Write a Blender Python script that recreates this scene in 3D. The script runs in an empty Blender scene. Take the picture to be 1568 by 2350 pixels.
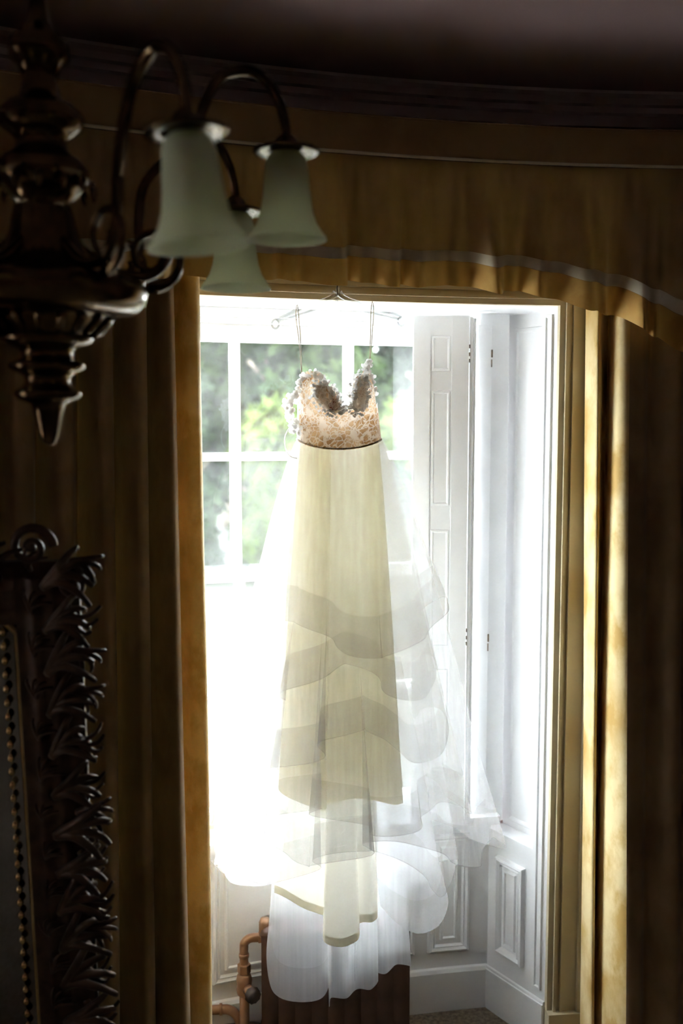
import bpy, math, random
from mathutils import Vector, Matrix
sin, cos, pi = math.sin, math.cos, math.pi
D2R = pi / 180
scene = bpy.context.scene
COL = scene.collection

# ------------------------------------------------------------------ camera
cam_d = bpy.data.cameras.new('camera')
cam_d.sensor_fit = 'VERTICAL'
cam_d.sensor_height = 36.0
cam_d.lens = 35.0
cam_d.clip_start = 0.02
cam_d.clip_end = 300
cam = bpy.data.objects.new('camera', cam_d)
COL.objects.link(cam)
cam.location = (0, 0, 1.81)
cam.rotation_euler = (pi / 2 - math.atan(0.09015), 0, 0)
cam_d.dof.use_dof = True
cam_d.dof.focus_distance = 2.5
cam_d.dof.aperture_fstop = 2.2
scene.camera = cam

# ------------------------------------------------------------------ sky (bright overcast)
world = bpy.data.worlds.new('overcast_sky')
scene.world = world
world.use_nodes = True
wn = world.node_tree
wn.nodes['Background'].inputs[0].default_value = (0.93, 0.985, 1.06, 1)
wn.nodes['Background'].inputs[1].default_value = 1.0

# ------------------------------------------------------------------ exposure
scene.view_settings.view_transform = 'Standard'
scene.view_settings.look = 'None'
scene.view_settings.gamma = 1.0
scene.view_settings.use_curve_mapping = False
scene.view_settings.exposure = 5.15
scene.cycles.transparent_max_bounces = 64
scene.cycles.max_bounces = 16
scene.cycles.diffuse_bounces = 8
scene.cycles.transmission_bounces = 12
scene.cycles.sample_clamp_indirect = 6.0

# ------------------------------------------------------------------ materials
def new_mat(name):
    m = bpy.data.materials.new(name)
    m.use_nodes = True
    nt = m.node_tree
    for n in list(nt.nodes):
        nt.nodes.remove(n)
    out = nt.nodes.new('ShaderNodeOutputMaterial')
    return m, nt, out

def nd(nt, kind, **kw):
    n = nt.nodes.new(kind)
    for k, v in kw.items():
        if k.startswith('i_'):
            key = k[2:]
            n.inputs[int(key) if key.isdigit() else key.replace('_', ' ')].default_value = v
        else:
            setattr(n, k, v)
    return n

def ramp(nt, src, stops):
    r = nt.nodes.new('ShaderNodeValToRGB')
    els = r.color_ramp.elements
    while len(els) < len(stops):
        els.new(0.5)
    for e, (p, c) in zip(els, stops):
        e.position = p
        e.color = (c[0], c[1], c[2], 1)
    nt.links.new(src, r.inputs[0])
    return r

def coords(nt, scale=(1, 1, 1)):
    tc = nd(nt, 'ShaderNodeTexCoord')
    mp = nd(nt, 'ShaderNodeMapping')
    mp.inputs['Scale'].default_value = scale
    nt.links.new(tc.outputs['Object'], mp.inputs[0])
    return mp.outputs[0]

def noise(nt, scale, detail=4, vec=None, rough=0.5):
    n = nd(nt, 'ShaderNodeTexNoise')
    n.inputs['Scale'].default_value = scale
    n.inputs['Detail'].default_value = detail
    n.inputs['Roughness'].default_value = rough
    nt.links.new(vec if vec is not None else coords(nt), n.inputs['Vector'])
    return n.outputs['Fac']

def bump(nt, h, strength, dist=0.002):
    b = nd(nt, 'ShaderNodeBump')
    b.inputs['Strength'].default_value = strength
    b.inputs['Distance'].default_value = dist
    nt.links.new(h, b.inputs['Height'])
    return b.outputs[0]

def solid(name, c1, c2, scale, rough=0.5, metal=0.0, bump_s=0.0, bump_scale=None, spec=0.5, stretch=(1, 1, 1), bdist=0.002):
    m, nt, out = new_mat(name)
    b = nd(nt, 'ShaderNodeBsdfPrincipled')
    b.inputs['Roughness'].default_value = rough
    b.inputs['Metallic'].default_value = metal
    b.inputs['Specular IOR Level'].default_value = spec
    vec = coords(nt, stretch)
    n = noise(nt, scale, 5, vec)
    r = ramp(nt, n, [(0.35, c1), (0.65, c2)])
    nt.links.new(r.outputs[0], b.inputs['Base Color'])
    if bump_s:
        n2 = noise(nt, bump_scale or scale * 4, 4, vec)
        nt.links.new(bump(nt, n2, bump_s, bdist), b.inputs['Normal'])
    nt.links.new(b.outputs[0], out.inputs[0])
    return m

def cloth(name, c1, c2, scale, trans, tcol, rough=0.8, stretch=(1, 1, 1), sheen=0.0):
    """woven cloth that lets part of the light through"""
    m, nt, out = new_mat(name)
    b = nd(nt, 'ShaderNodeBsdfPrincipled')
    b.inputs['Roughness'].default_value = rough
    b.inputs['Specular IOR Level'].default_value = 0.25
    b.inputs['Sheen Weight'].default_value = sheen
    vec = coords(nt, stretch)
    n = noise(nt, scale, 5, vec, 0.6)
    v = nd(nt, 'ShaderNodeTexVoronoi')
    v.feature = 'SMOOTH_F1'
    v.inputs['Scale'].default_value = scale * 0.8
    w = nd(nt, 'ShaderNodeVectorMath', operation='ADD')
    nt.links.new(vec, w.inputs[0])
    ns = nd(nt, 'ShaderNodeVectorMath', operation='SCALE')
    nt.links.new(n, ns.inputs[0])
    ns.inputs['Scale'].default_value = 0.12
    nt.links.new(ns.outputs[0], w.inputs[1])
    nt.links.new(w.outputs[0], v.inputs['Vector'])
    mx = nd(nt, 'ShaderNodeMath', operation='MULTIPLY_ADD')
    nt.links.new(v.outputs['Distance'], mx.inputs[0])
    mx.inputs[1].default_value = 0.5
    nt.links.new(n, mx.inputs[2])
    r = ramp(nt, mx.outputs[0], [(0.55, c1), (0.85, c2)])
    nt.links.new(r.outputs[0], b.inputs['Base Color'])
    fine = noise(nt, 900, 2)
    nt.links.new(bump(nt, fine, 0.25, 0.0006), b.inputs['Normal'])
    t = nd(nt, 'ShaderNodeBsdfTranslucent')
    t.inputs[0].default_value = (*tcol, 1)
    mix = nd(nt, 'ShaderNodeMixShader')
    mix.inputs[0].default_value = trans
    nt.links.new(b.outputs[0], mix.inputs[1])
    nt.links.new(t.outputs[0], mix.inputs[2])
    nt.links.new(mix.outputs[0], out.inputs[0])
    return m

def sheer(name, col, alpha, trans=0.5, streak=0.15):
    """fine net: open holes (transparent) between white threads"""
    m, nt, out = new_mat(name)
    d = nd(nt, 'ShaderNodeBsdfDiffuse'); d.inputs[0].default_value = (*col, 1)
    t = nd(nt, 'ShaderNodeBsdfTranslucent'); t.inputs[0].default_value = (*col, 1)
    ms = nd(nt, 'ShaderNodeMixShader'); ms.inputs[0].default_value = trans
    nt.links.new(d.outputs[0], ms.inputs[1]); nt.links.new(t.outputs[0], ms.inputs[2])
    tr = nd(nt, 'ShaderNodeBsdfTransparent')
    n = noise(nt, 40, 3, coords(nt, (2.2, 2.2, 0.06)))
    mm = nd(nt, 'ShaderNodeMapRange')
    mm.inputs['From Min'].default_value = 0.3; mm.inputs['From Max'].default_value = 0.7
    mm.inputs['To Min'].default_value = alpha * (1 - streak); mm.inputs['To Max'].default_value = alpha * (1 + streak)
    nt.links.new(n, mm.inputs[0])
    mix = nd(nt, 'ShaderNodeMixShader')
    nt.links.new(mm.outputs[0], mix.inputs[0])
    nt.links.new(tr.outputs[0], mix.inputs[1]); nt.links.new(ms.outputs[0], mix.inputs[2])
    nt.links.new(mix.outputs[0], out.inputs[0])
    return m

M = {}
M['white'] = solid('white_gloss_paint', (0.82, 0.825, 0.83), (0.87, 0.875, 0.88), 6, 0.38, 0, 0.12, 60)
M['shaded_white'] = solid('shaded_white_paint', (0.50, 0.43, 0.28), (0.57, 0.49, 0.34), 5, 0.45, 0, 0.1, 50)  # white trim, with its shade and warm bounce put into the colour
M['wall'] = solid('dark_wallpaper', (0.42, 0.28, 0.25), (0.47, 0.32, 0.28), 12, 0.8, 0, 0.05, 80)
M['ceiling'] = solid('ceiling_plaster', (0.20, 0.13, 0.12), (0.22, 0.145, 0.135), 3, 0.9, 0, 0.05, 40)  # white plaster with the room's shadow put into its base colour
M['cornice'] = solid('cornice_paint', (0.50, 0.42, 0.42), (0.56, 0.48, 0.48), 4, 0.6)
M['carpet'] = solid('brown_carpet', (0.12, 0.092, 0.064), (0.25, 0.195, 0.14), 90, 1.0, 0, 0.8, 300, 0.1, bdist=0.004)
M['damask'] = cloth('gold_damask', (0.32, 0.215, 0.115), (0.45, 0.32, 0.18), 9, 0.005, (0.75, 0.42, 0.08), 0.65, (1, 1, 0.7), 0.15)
M['valance'] = cloth('gold_damask_valance', (0.33, 0.205, 0.10), (0.42, 0.29, 0.145), 9, 0.05, (0.70, 0.38, 0.06), 0.75, (1, 1, 0.7), 0.1)
M['lit_damask'] = cloth('gold_damask_lit', (0.55, 0.35, 0.10), (0.80, 0.64, 0.34), 12, 0.05, (0.75, 0.40, 0.07), 0.65, (1, 1, 0.7), 0.15)  # lighter copy of the damask, window light put into its colour
M['hem'] = cloth('unlined_gold_hem', (0.50, 0.28, 0.07), (0.58, 0.36, 0.10), 14, 0.05, (0.75, 0.42, 0.08), 0.6)
M['ribbon'] = cloth('pale_ribbon', (0.74, 0.68, 0.50), (0.80, 0.74, 0.56), 30, 0.06, (0.6, 0.5, 0.3), 0.5)
M['tulle'] = sheer('ivory_tulle', (0.82, 0.815, 0.79), 0.21)
M['tulle_fine'] = sheer('fine_white_tulle', (0.80, 0.81, 0.83), 0.24)
M['train'] = sheer('gathered_white_tulle', (0.78, 0.79, 0.81), 0.34, 0.6, 0.08)
M['trim'] = sheer('stiff_sheer_band', (0.52, 0.475, 0.44), 0.17, 0.4, 0.05)
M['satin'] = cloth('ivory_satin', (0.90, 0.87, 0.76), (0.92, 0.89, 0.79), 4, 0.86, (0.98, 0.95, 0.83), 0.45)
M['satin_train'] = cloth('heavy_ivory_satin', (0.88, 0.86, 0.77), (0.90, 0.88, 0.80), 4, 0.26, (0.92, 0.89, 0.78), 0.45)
M['darkening_fold'] = cloth('darkening_ivory_satin', (0.80, 0.76, 0.60), (0.83, 0.79, 0.64), 4, 0.10, (0.90, 0.84, 0.62), 0.5)  # denser satin for the folds added to darken the lower skirt
M['thread'] = solid('cream_ribbon_loop', (0.62, 0.54, 0.36), (0.7, 0.6, 0.42), 20, 0.5)
M['brass'] = solid('aged_brass', (0.065, 0.042, 0.022), (0.15, 0.10, 0.048), 25, 0.16, 1.0, 0.05, 90)
M['polished'] = solid('polished_gilt', (0.50, 0.38, 0.17), (0.65, 0.50, 0.26), 25, 0.13, 1.0, 0.05, 90)
M['gilt'] = solid('dark_gilt_wood', (0.050, 0.030, 0.021), (0.10, 0.062, 0.038), 30, 0.42, 0.4, 0.25, 120)
M['pipe'] = solid('copper_brown_paint', (0.30, 0.16, 0.09), (0.38, 0.21, 0.12), 20, 0.35, 0.35, 0.1, 90)
M['iron'] = solid('brown_iron_paint', (0.06, 0.028, 0.02), (0.10, 0.05, 0.035), 15, 0.4, 0.2, 0.15, 70)
M['dark'] = solid('dark_knob', (0.03, 0.022, 0.02), (0.05, 0.035, 0.03), 20, 0.4)
M['chip'] = solid('bare_old_wood', (0.10, 0.07, 0.045), (0.25, 0.18, 0.12), 60, 0.8)
M['bark'] = solid('tree_bark', (0.10, 0.08, 0.06), (0.2, 0.17, 0.13), 8, 0.9, 0, 0.5, 20)
M['lawn'] = solid('lawn_grass', (0.013, 0.0155, 0.008), (0.017, 0.0195, 0.011), 0.6, 0.95, 0, 0.3, 8)

def mirror_mat():
    m, nt, out = new_mat('old_mirror_glass')
    g = nd(nt, 'ShaderNodeBsdfPrincipled')
    g.inputs['Metallic'].default_value = 1.0
    g.inputs['Roughness'].default_value = 0.05
    r = ramp(nt, noise(nt, 8), [(0.3, (0.20, 0.20, 0.21)), (0.7, (0.30, 0.30, 0.31))])
    nt.links.new(r.outputs[0], g.inputs['Base Color'])
    nt.links.new(g.outputs[0], out.inputs[0])
    return m
M['mirror'] = mirror_mat()

def pane_mat():
    m, nt, out = new_mat('dusty_window_glass')
    tr = nd(nt, 'ShaderNodeBsdfTransparent'); tr.inputs[0].default_value = (0.97, 0.985, 0.975, 1)
    gl = nd(nt, 'ShaderNodeBsdfGlossy'); gl.inputs['Roughness'].default_value = 0.03
    m1 = nd(nt, 'ShaderNodeMixShader')
    m1.inputs[0].default_value = 0.04
    nt.links.new(tr.outputs[0], m1.inputs[1]); nt.links.new(gl.outputs[0], m1.inputs[2])
    du = nd(nt, 'ShaderNodeBsdfTranslucent'); du.inputs[0].default_value = (0.95, 0.95, 0.93, 1)
    # dust film and dried rain specks
    sp = ramp(nt, noise(nt, 260, 2), [(0.66, (0, 0, 0)), (0.74, (1, 1, 1))])
    film = ramp(nt, noise(nt, 7, 4), [(0.3, (0.004, 0.004, 0.004)), (0.75, (0.021, 0.021, 0.021))])
    ad = nd(nt, 'ShaderNodeMath', operation='MULTIPLY_ADD')
    nt.links.new(sp.outputs[0], ad.inputs[0]); ad.inputs[1].default_value = 0.06
    nt.links.new(film.outputs[0], ad.inputs[2])
    m2 = nd(nt, 'ShaderNodeMixShader')
    nt.links.new(ad.outputs[0], m2.inputs[0])
    nt.links.new(m1.outputs[0], m2.inputs[1]); nt.links.new(du.outputs[0], m2.inputs[2])
    nt.links.new(m2.outputs[0], out.inputs[0])
    return m
M['pane'] = pane_mat()

def frosted():
    m, nt, out = new_mat('frosted_shade_glass')
    d = nd(nt, 'ShaderNodeBsdfDiffuse'); d.inputs[0].default_value = (0.76, 0.78, 0.60, 1)
    t = nd(nt, 'ShaderNodeBsdfTranslucent'); t.inputs[0].default_value = (0.92, 0.94, 0.74, 1)
    g = nd(nt, 'ShaderNodeBsdfGlossy'); g.inputs['Roughness'].default_value = 0.3
    ms = nd(nt, 'ShaderNodeMixShader'); ms.inputs[0].default_value = 0.6
    nt.links.new(d.outputs[0], ms.inputs[1]); nt.links.new(t.outputs[0], ms.inputs[2])
    n = noise(nt, 40, 3)
    r = ramp(nt, n, [(0.3, (0.04, 0.04, 0.04)), (0.7, (0.08, 0.08, 0.08))])
    m2 = nd(nt, 'ShaderNodeMixShader')
    nt.links.new(r.outputs[0], m2.inputs[0])
    nt.links.new(ms.outputs[0], m2.inputs[1]); nt.links.new(g.outputs[0], m2.inputs[2])
    nt.links.new(m2.outputs[0], out.inputs[0])
    return m
M['frosted'] = frosted()

def clear_plastic():
    m, nt, out = new_mat('clear_plastic')
    tr = nd(nt, 'ShaderNodeBsdfTransparent')
    gl = nd(nt, 'ShaderNodeBsdfGlossy'); gl.inputs['Roughness'].default_value = 0.05
    r = ramp(nt, noise(nt, 30), [(0.3, (0.84, 0.86, 0.86)), (0.7, (0.92, 0.94, 0.94))])
    nt.links.new(r.outputs[0], tr.inputs[0])
    m1 = nd(nt, 'ShaderNodeMixShader')
    m1.inputs[0].default_value = 0.22
    nt.links.new(tr.outputs[0], m1.inputs[1]); nt.links.new(gl.outputs[0], m1.inputs[2])
    nt.links.new(m1.outputs[0], out.inputs[0])
    return m
M['plastic'] = clear_plastic()

def lace_mat(name, base1, base2, hole, white_amt, see, scale):
    """lace over nude lining: white threads (voronoi edges) and petals over a tan ground"""
    m, nt, out = new_mat(name)
    vec = coords(nt)
    n = noise(nt, 26, 4, vec)
    off = nd(nt, 'ShaderNodeVectorMath', operation='SCALE')
    nt.links.new(n, off.inputs[0]); off.inputs['Scale'].default_value = 0.05
    ad = nd(nt, 'ShaderNodeVectorMath', operation='ADD')
    nt.links.new(vec, ad.inputs[0]); nt.links.new(off.outputs[0], ad.inputs[1])
    v = nd(nt, 'ShaderNodeTexVoronoi'); v.feature = 'DISTANCE_TO_EDGE'
    v.inputs['Scale'].default_value = scale
    nt.links.new(ad.outputs[0], v.inputs['Vector'])
    edge = ramp(nt, v.outputs['Distance'], [(0.05, (1, 1, 1)), (0.13, (0, 0, 0))])
    petal = ramp(nt, noise(nt, 34, 3, ad.outputs[0]), [(0.52, (0, 0, 0)), (0.60, (1, 1, 1))])
    mx = nd(nt, 'ShaderNodeMath', operation='MAXIMUM')
    nt.links.new(edge.outputs[0], mx.inputs[0]); nt.links.new(petal.outputs[0], mx.inputs[1])
    ml = nd(nt, 'ShaderNodeMath', operation='MULTIPLY'); ml.inputs[1].default_value = white_amt
    nt.links.new(mx.outputs[0], ml.inputs[0])
    base = ramp(nt, noise(nt, 18, 4, vec), [(0.38, base1), (0.60, base2), ])
    hl = ramp(nt, noise(nt, 30, 2, vec), [(0.60, (0, 0, 0)), (0.66, (1, 1, 1))])
    mxh = nd(nt, 'ShaderNodeMix', data_type='RGBA')
    nt.links.new(hl.outputs[0], mxh.inputs[0]); nt.links.new(base.outputs[0], mxh.inputs[6]); mxh.inputs[7].default_value = (*hole, 1)
    mc = nd(nt, 'ShaderNodeMix', data_type='RGBA')
    nt.links.new(ml.outputs[0], mc.inputs[0]); nt.links.new(mxh.outputs[2], mc.inputs[6]); mc.inputs[7].default_value = (0.86, 0.83, 0.78, 1)
    d = nd(nt, 'ShaderNodeBsdfPrincipled'); d.inputs['Roughness'].default_value = 0.45
    nt.links.new(mc.outputs[2], d.inputs['Base Color'])
    nt.links.new(bump(nt, mx.outputs[0], 0.9, 0.004), d.inputs['Normal'])
    t = nd(nt, 'ShaderNodeBsdfTranslucent')
    nt.links.new(mc.outputs[2], t.inputs[0])
    ms = nd(nt, 'ShaderNodeMixShader'); ms.inputs[0].default_value = see
    nt.links.new(d.outputs[0], ms.inputs[1]); nt.links.new(t.outputs[0], ms.inputs[2])
    nt.links.new(ms.outputs[0], out.inputs[0])
    return m
M['bodice'] = lace_mat('lace_over_nude_lining', (0.40, 0.23, 0.10), (0.68, 0.47, 0.28), (0.34, 0.17, 0.06), 0.55, 0.34, 75)
M['cup'] = lace_mat('lace_over_padded_cup', (0.55, 0.44, 0.33), (0.68, 0.58, 0.46), (0.24, 0.07, 0.02), 0.6, 0.3, 110)
M['lace'] = cloth('white_lace', (0.74, 0.72, 0.69), (0.84, 0.82, 0.79), 40, 0.44, (0.88, 0.87, 0.85), 0.6)

def leaf_mat(name, c1, c2, t):
    m, nt, out = new_mat(name)
    oi = noise(nt, 0.9, 4)
    r = ramp(nt, oi, [(0.35, c1), (0.65, c2)])
    d = nd(nt, 'ShaderNodeBsdfDiffuse'); tl = nd(nt, 'ShaderNodeBsdfTranslucent')
    nt.links.new(r.outputs[0], d.inputs[0]); nt.links.new(r.outputs[0], tl.inputs[0])
    ms = nd(nt, 'ShaderNodeMixShader'); ms.inputs[0].default_value = t
    nt.links.new(d.outputs[0], ms.inputs[1]); nt.links.new(tl.outputs[0], ms.inputs[2])
    nt.links.new(ms.outputs[0], out.inputs[0])
    return m
M['leaf_a'] = leaf_mat('mid_green_leaves', (0.019, 0.033, 0.013), (0.044, 0.064, 0.022), 0.4)
M['leaf_b'] = leaf_mat('pale_green_leaves', (0.040, 0.062, 0.015), (0.072, 0.096, 0.028), 0.4)
M['leaf_c'] = leaf_mat('grey_green_leaves', (0.019, 0.030, 0.017), (0.038, 0.052, 0.031), 0.4)

# ------------------------------------------------------------------ mesh helpers
ORG = {}
def V3(p): return Vector(p)

class MB:
    def __init__(s):
        s.v = []; s.f = []
    def quadgrid(s, fn, nu, nv, closed_u=False):
        b = len(s.v)
        cu = nu if closed_u else nu + 1
        for j in range(nv + 1):
            for i in range(cu):
                s.v.append(tuple(fn(i / nu, j / nv)))
        for j in range(nv):
            for i in range(nu):
                i2 = (i + 1) % cu if closed_u else i + 1
                s.f.append((b + j * cu + i, b + j * cu + i2, b + (j + 1) * cu + i2, b + (j + 1) * cu + i))
        return s
    def prism(s, poly, z0, z1):
        b = len(s.v); n = len(poly)
        for z in (z0, z1):
            for x, y in poly:
                s.v.append((x, y, z))
        for i in range(n):
            k = (i + 1) % n
            s.f.append((b + i, b + k, b + n + k, b + n + i))
        s.f.append(tuple(b + i for i in reversed(range(n))))
        s.f.append(tuple(b + n + i for i in range(n)))
        return s
    def box(s, x0, x1, y0, y1, z0, z1):
        return s.prism([(x0, y0), (x1, y0), (x1, y1), (x0, y1)], z0, z1)
    def tube(s, pts, rad, n=10, caps=True):
        pts = [Vector(p) for p in pts]
        m = len(pts)
        rs = rad if isinstance(rad, (list, tuple)) else [rad] * m
        b = len(s.v)
        up = Vector((0, 0, 1))
        T0 = (pts[1] - pts[0]).normalized()
        if abs(T0.dot(up)) > 0.9: up = Vector((1, 0, 0))
        N = (up - T0 * up.dot(T0)).normalized()
        for i in range(m):
            T = (pts[min(i + 1, m - 1)] - pts[max(i - 1, 0)]).normalized()
            N = (N - T * N.dot(T)).normalized()
            B = T.cross(N)
            for k in range(n):
                a = 2 * pi * k / n
                q = pts[i] + (N * cos(a) + B * sin(a)) * rs[i]
                s.v.append(tuple(q))
        for i in range(m - 1):
            for k in range(n):
                k2 = (k + 1) % n
                s.f.append((b + i * n + k, b + i * n + k2, b + (i + 1) * n + k2, b + (i + 1) * n + k))
        if caps:
            s.f.append(tuple(b + k for k in reversed(range(n))))
            s.f.append(tuple(b + (m - 1) * n + k for k in range(n)))
        return s
    def lathe(s, prof, c=(0, 0, 0), n=32, scallop=0, samp=0.0, axis=None):
        b = len(s.v); m = len(prof)
        Mx = Matrix.Identity(3)
        if axis is not None:
            Mx = Vector((0, 0, 1)).rotation_difference(Vector(axis)).to_matrix()
        for (r, z) in prof:
            for k in range(n):
                a = 2 * pi * k / n
                rr = r * (1 + samp * cos(scallop * a)) if scallop else r
                q = Mx @ Vector((rr * cos(a), rr * sin(a), z))
                s.v.append((c[0] + q.x, c[1] + q.y, c[2] + q.z))
        for i in range(m - 1):
            for k in range(n):
                k2 = (k + 1) % n
                s.f.append((b + i * n + k, b + i * n + k2, b + (i + 1) * n + k2, b + (i + 1) * n + k))
        return s
    def rings(s, mp, u0, u1, z0, z1, prof, nu=1):
        """moulded rectangular panel: prof = [(inset, height)], mp(u, z, h) -> point"""
        loops = []
        for ins, h in prof:
            a, b_, c, d = u0 + ins, u1 - ins, z0 + ins, z1 - ins
            lp = [(a + (b_ - a) * i / nu, c) for i in range(nu + 1)] + [(b_ + (a - b_) * i / nu, d) for i in range(nu + 1)]
            base = len(s.v)
            for (u, z) in lp:
                s.v.append(tuple(mp(u, z, h)))
            loops.append(base)
        L = 2 * nu + 2
        for p, q in zip(loops, loops[1:]):
            for i in range(L):
                k = (i + 1) % L
                s.f.append((p + i, p + k, q + k, q + i))
        q = loops[-1]
        for i in range(nu):
            s.f.append((q + i, q + i + 1, q + L - 2 - i, q + L - 1 - i))
        return s
    def build(s, name, mat, parent=None, smooth=False, org=None):
        o0 = Vector(org) if org is not None else (Vector(ORG[parent.name]) if parent else Vector((0, 0, 0)))
        me = bpy.data.meshes.new(name)
        me.from_pydata([(x - o0.x, y - o0.y, z - o0.z) for x, y, z in s.v], [], s.f)
        me.update()
        if smooth:
            me.polygons.foreach_set('use_smooth', [True] * len(me.polygons))
        me.materials.append(mat)
        o = bpy.data.objects.new(name, me)
        COL.objects.link(o)
        if parent:
            o.parent = parent
            po = Vector(ORG[parent.name])
            o.location = o0 - po
        else:
            o.location = o0
        ORG[o.name] = tuple(o0)
        return o

def tag(o, label, cat, group=None):
    o['label'] = label; o['category'] = cat
    if group: o['group'] = group
    return o
def thing(name, loc, label=None, cat=None, group=None):
    o = bpy.data.objects.new(name, None)
    COL.objects.link(o); o.location = loc
    o.empty_display_size = 0.1
    ORG[o.name] = tuple(loc)
    if label: tag(o, label, cat, group)
    return o
def structure(o):
    o['kind'] = 'structure'
    return o

def catmull(pts, per=6):
    P = [Vector(p) for p in pts]
    out = []
    for i in range(len(P) - 1):
        p0 = P[max(i - 1, 0)]; p1 = P[i]; p2 = P[i + 1]; p3 = P[min(i + 2, len(P) - 1)]
        for k in range(per):
            t = k / per
            out.append(0.5 * ((2 * p1) + (p2 - p0) * t + (2 * p0 - 5 * p1 + 4 * p2 - p3) * t * t + (3 * p1 - p0 - 3 * p2 + p3) * t ** 3))
    out.append(P[-1])
    return out
def lerp(a, b, t): return a + (b - a) * t
def interp(xs, ys, x):
    if x <= xs[0]: return ys[0]
    for i in range(len(xs) - 1):
        if x <= xs[i + 1]:
            t = (x - xs[i]) / (xs[i + 1] - xs[i])
            t = t * t * (3 - 2 * t)
            return lerp(ys[i], ys[i + 1], t)
    return ys[-1]
def sstep(a, b, x):
    t = min(1, max(0, (x - a) / (b - a)))
    return t * t * (3 - 2 * t)

# ------------------------------------------------------------------ the bow: everything concentric about one axis
AX, AY, R = 1.05, -1.22, 4.0
def A(r, a, z=0.0):
    t = a * D2R
    return (AX - r * sin(t), AY + r * cos(t), z)
def A2(r, a): return A(r, a)[:2]
def arc(r, a0, a1, n):
    return [A2(r, lerp(a0, a1, i / n)) for i in range(n + 1)]
def arc_box(mb, r0, r1, a0, a1, z0, z1, n=12):
    # strips so that every face stays convex
    b = len(mb.v)
    for i in range(n + 1):
        a = lerp(a0, a1, i / n)
        mb.v += [A(r0, a, z0), A(r1, a, z0), A(r1, a, z1), A(r0, a, z1)]
    for i in range(n):
        p = b + 4 * i; q = p + 4
        for k in range(4):
            k2 = (k + 1) % 4
            mb.f.append((p + k, p + k2, q + k2, q + k))
    mb.f.append((b, b + 1, b + 2, b + 3)); e = b + 4 * n
    mb.f.append((e + 3, e + 2, e + 1, e))
    return mb
def arc_sweep(mb, prof, a0, a1, n=24):
    m = len(prof); b = len(mb.v)
    for i in range(n + 1):
        a = lerp(a0, a1, i / n)
        for r, z in prof:
            mb.v.append(A(r, a, z))
    for i in range(n):
        for k in range(m):
            k2 = (k + 1) % m
            mb.f.append((b + i * m + k, b + i * m + k2, b + (i + 1) * m + k2, b + (i + 1) * m + k))
    mb.f.append(tuple(b + k for k in range(m))); e = b + n * m
    mb.f.append(tuple(e + k for k in reversed(range(m))))
    return mb

WC = 16.2                        # middle of the window (degrees round the bow)
JR, JL = 6.6, 2 * WC - 6.6       # jambs at the room face
BR, BL = 8.16, 2 * WC - 8.16     # jambs at the sash
CEIL, HEAD, SILL, LEDGE = 2.665, 2.125, 0.60, 0.57
RB = 4.22

# ------------------------------------------------------------------ room shell
X0, X1, YB = AX - R, AX + R, -3.4
fl = MB().prism([(X0 - .5, YB - .5), (X1 + .5, YB - .5), (X1 + .5, AY)] + [A2(4.5, a) for a in range(-86, 90, 4)] + [(X0 - .5, AY)], -0.12, 0.0)
structure(fl.build('floor', M['carpet']))['label'] = 'brown flecked carpet floor'
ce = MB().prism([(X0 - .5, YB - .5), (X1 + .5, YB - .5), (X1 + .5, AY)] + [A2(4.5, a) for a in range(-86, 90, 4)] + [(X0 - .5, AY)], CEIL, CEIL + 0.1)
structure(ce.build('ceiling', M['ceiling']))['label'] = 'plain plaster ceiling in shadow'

W2A, W2B = 55.5, 62.5            # the next window round the bow
wf = MB()
arc_box(wf, R, 4.5, -90, JR - 1.3, 0, HEAD, 40)
arc_box(wf, R, 4.5, JL + 1.3, W2A, 0, HEAD, 16)
arc_box(wf, R, 4.5, W2B, 90, 0, HEAD, 14)
arc_box(wf, R, 4.5, W2A, W2B, 0, SILL, 6)
arc_box(wf, R, 4.5, -90, 90, HEAD + 0.012, CEIL, 72)
arc_box(wf, RB + 0.03, 4.5, BR - 1.2, BL + 1.2, 0, SILL - 0.02, 16)
wall = structure(wf.build('wall_front', M['wall']))
wall['label'] = 'curved bow wall around the window'
structure(MB().box(X0 - 0.3, X0, YB, AY, 0, CEIL).build('wall_left', M['wall']))
structure(MB().box(X1, X1 + 0.3, YB, AY, 0, CEIL).build('wall_right', M['wall']))
structure(MB().box(X0 - .3, X1 + .3, YB - 0.3, YB, 0, CEIL).build('wall_back', M['wall']))

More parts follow.
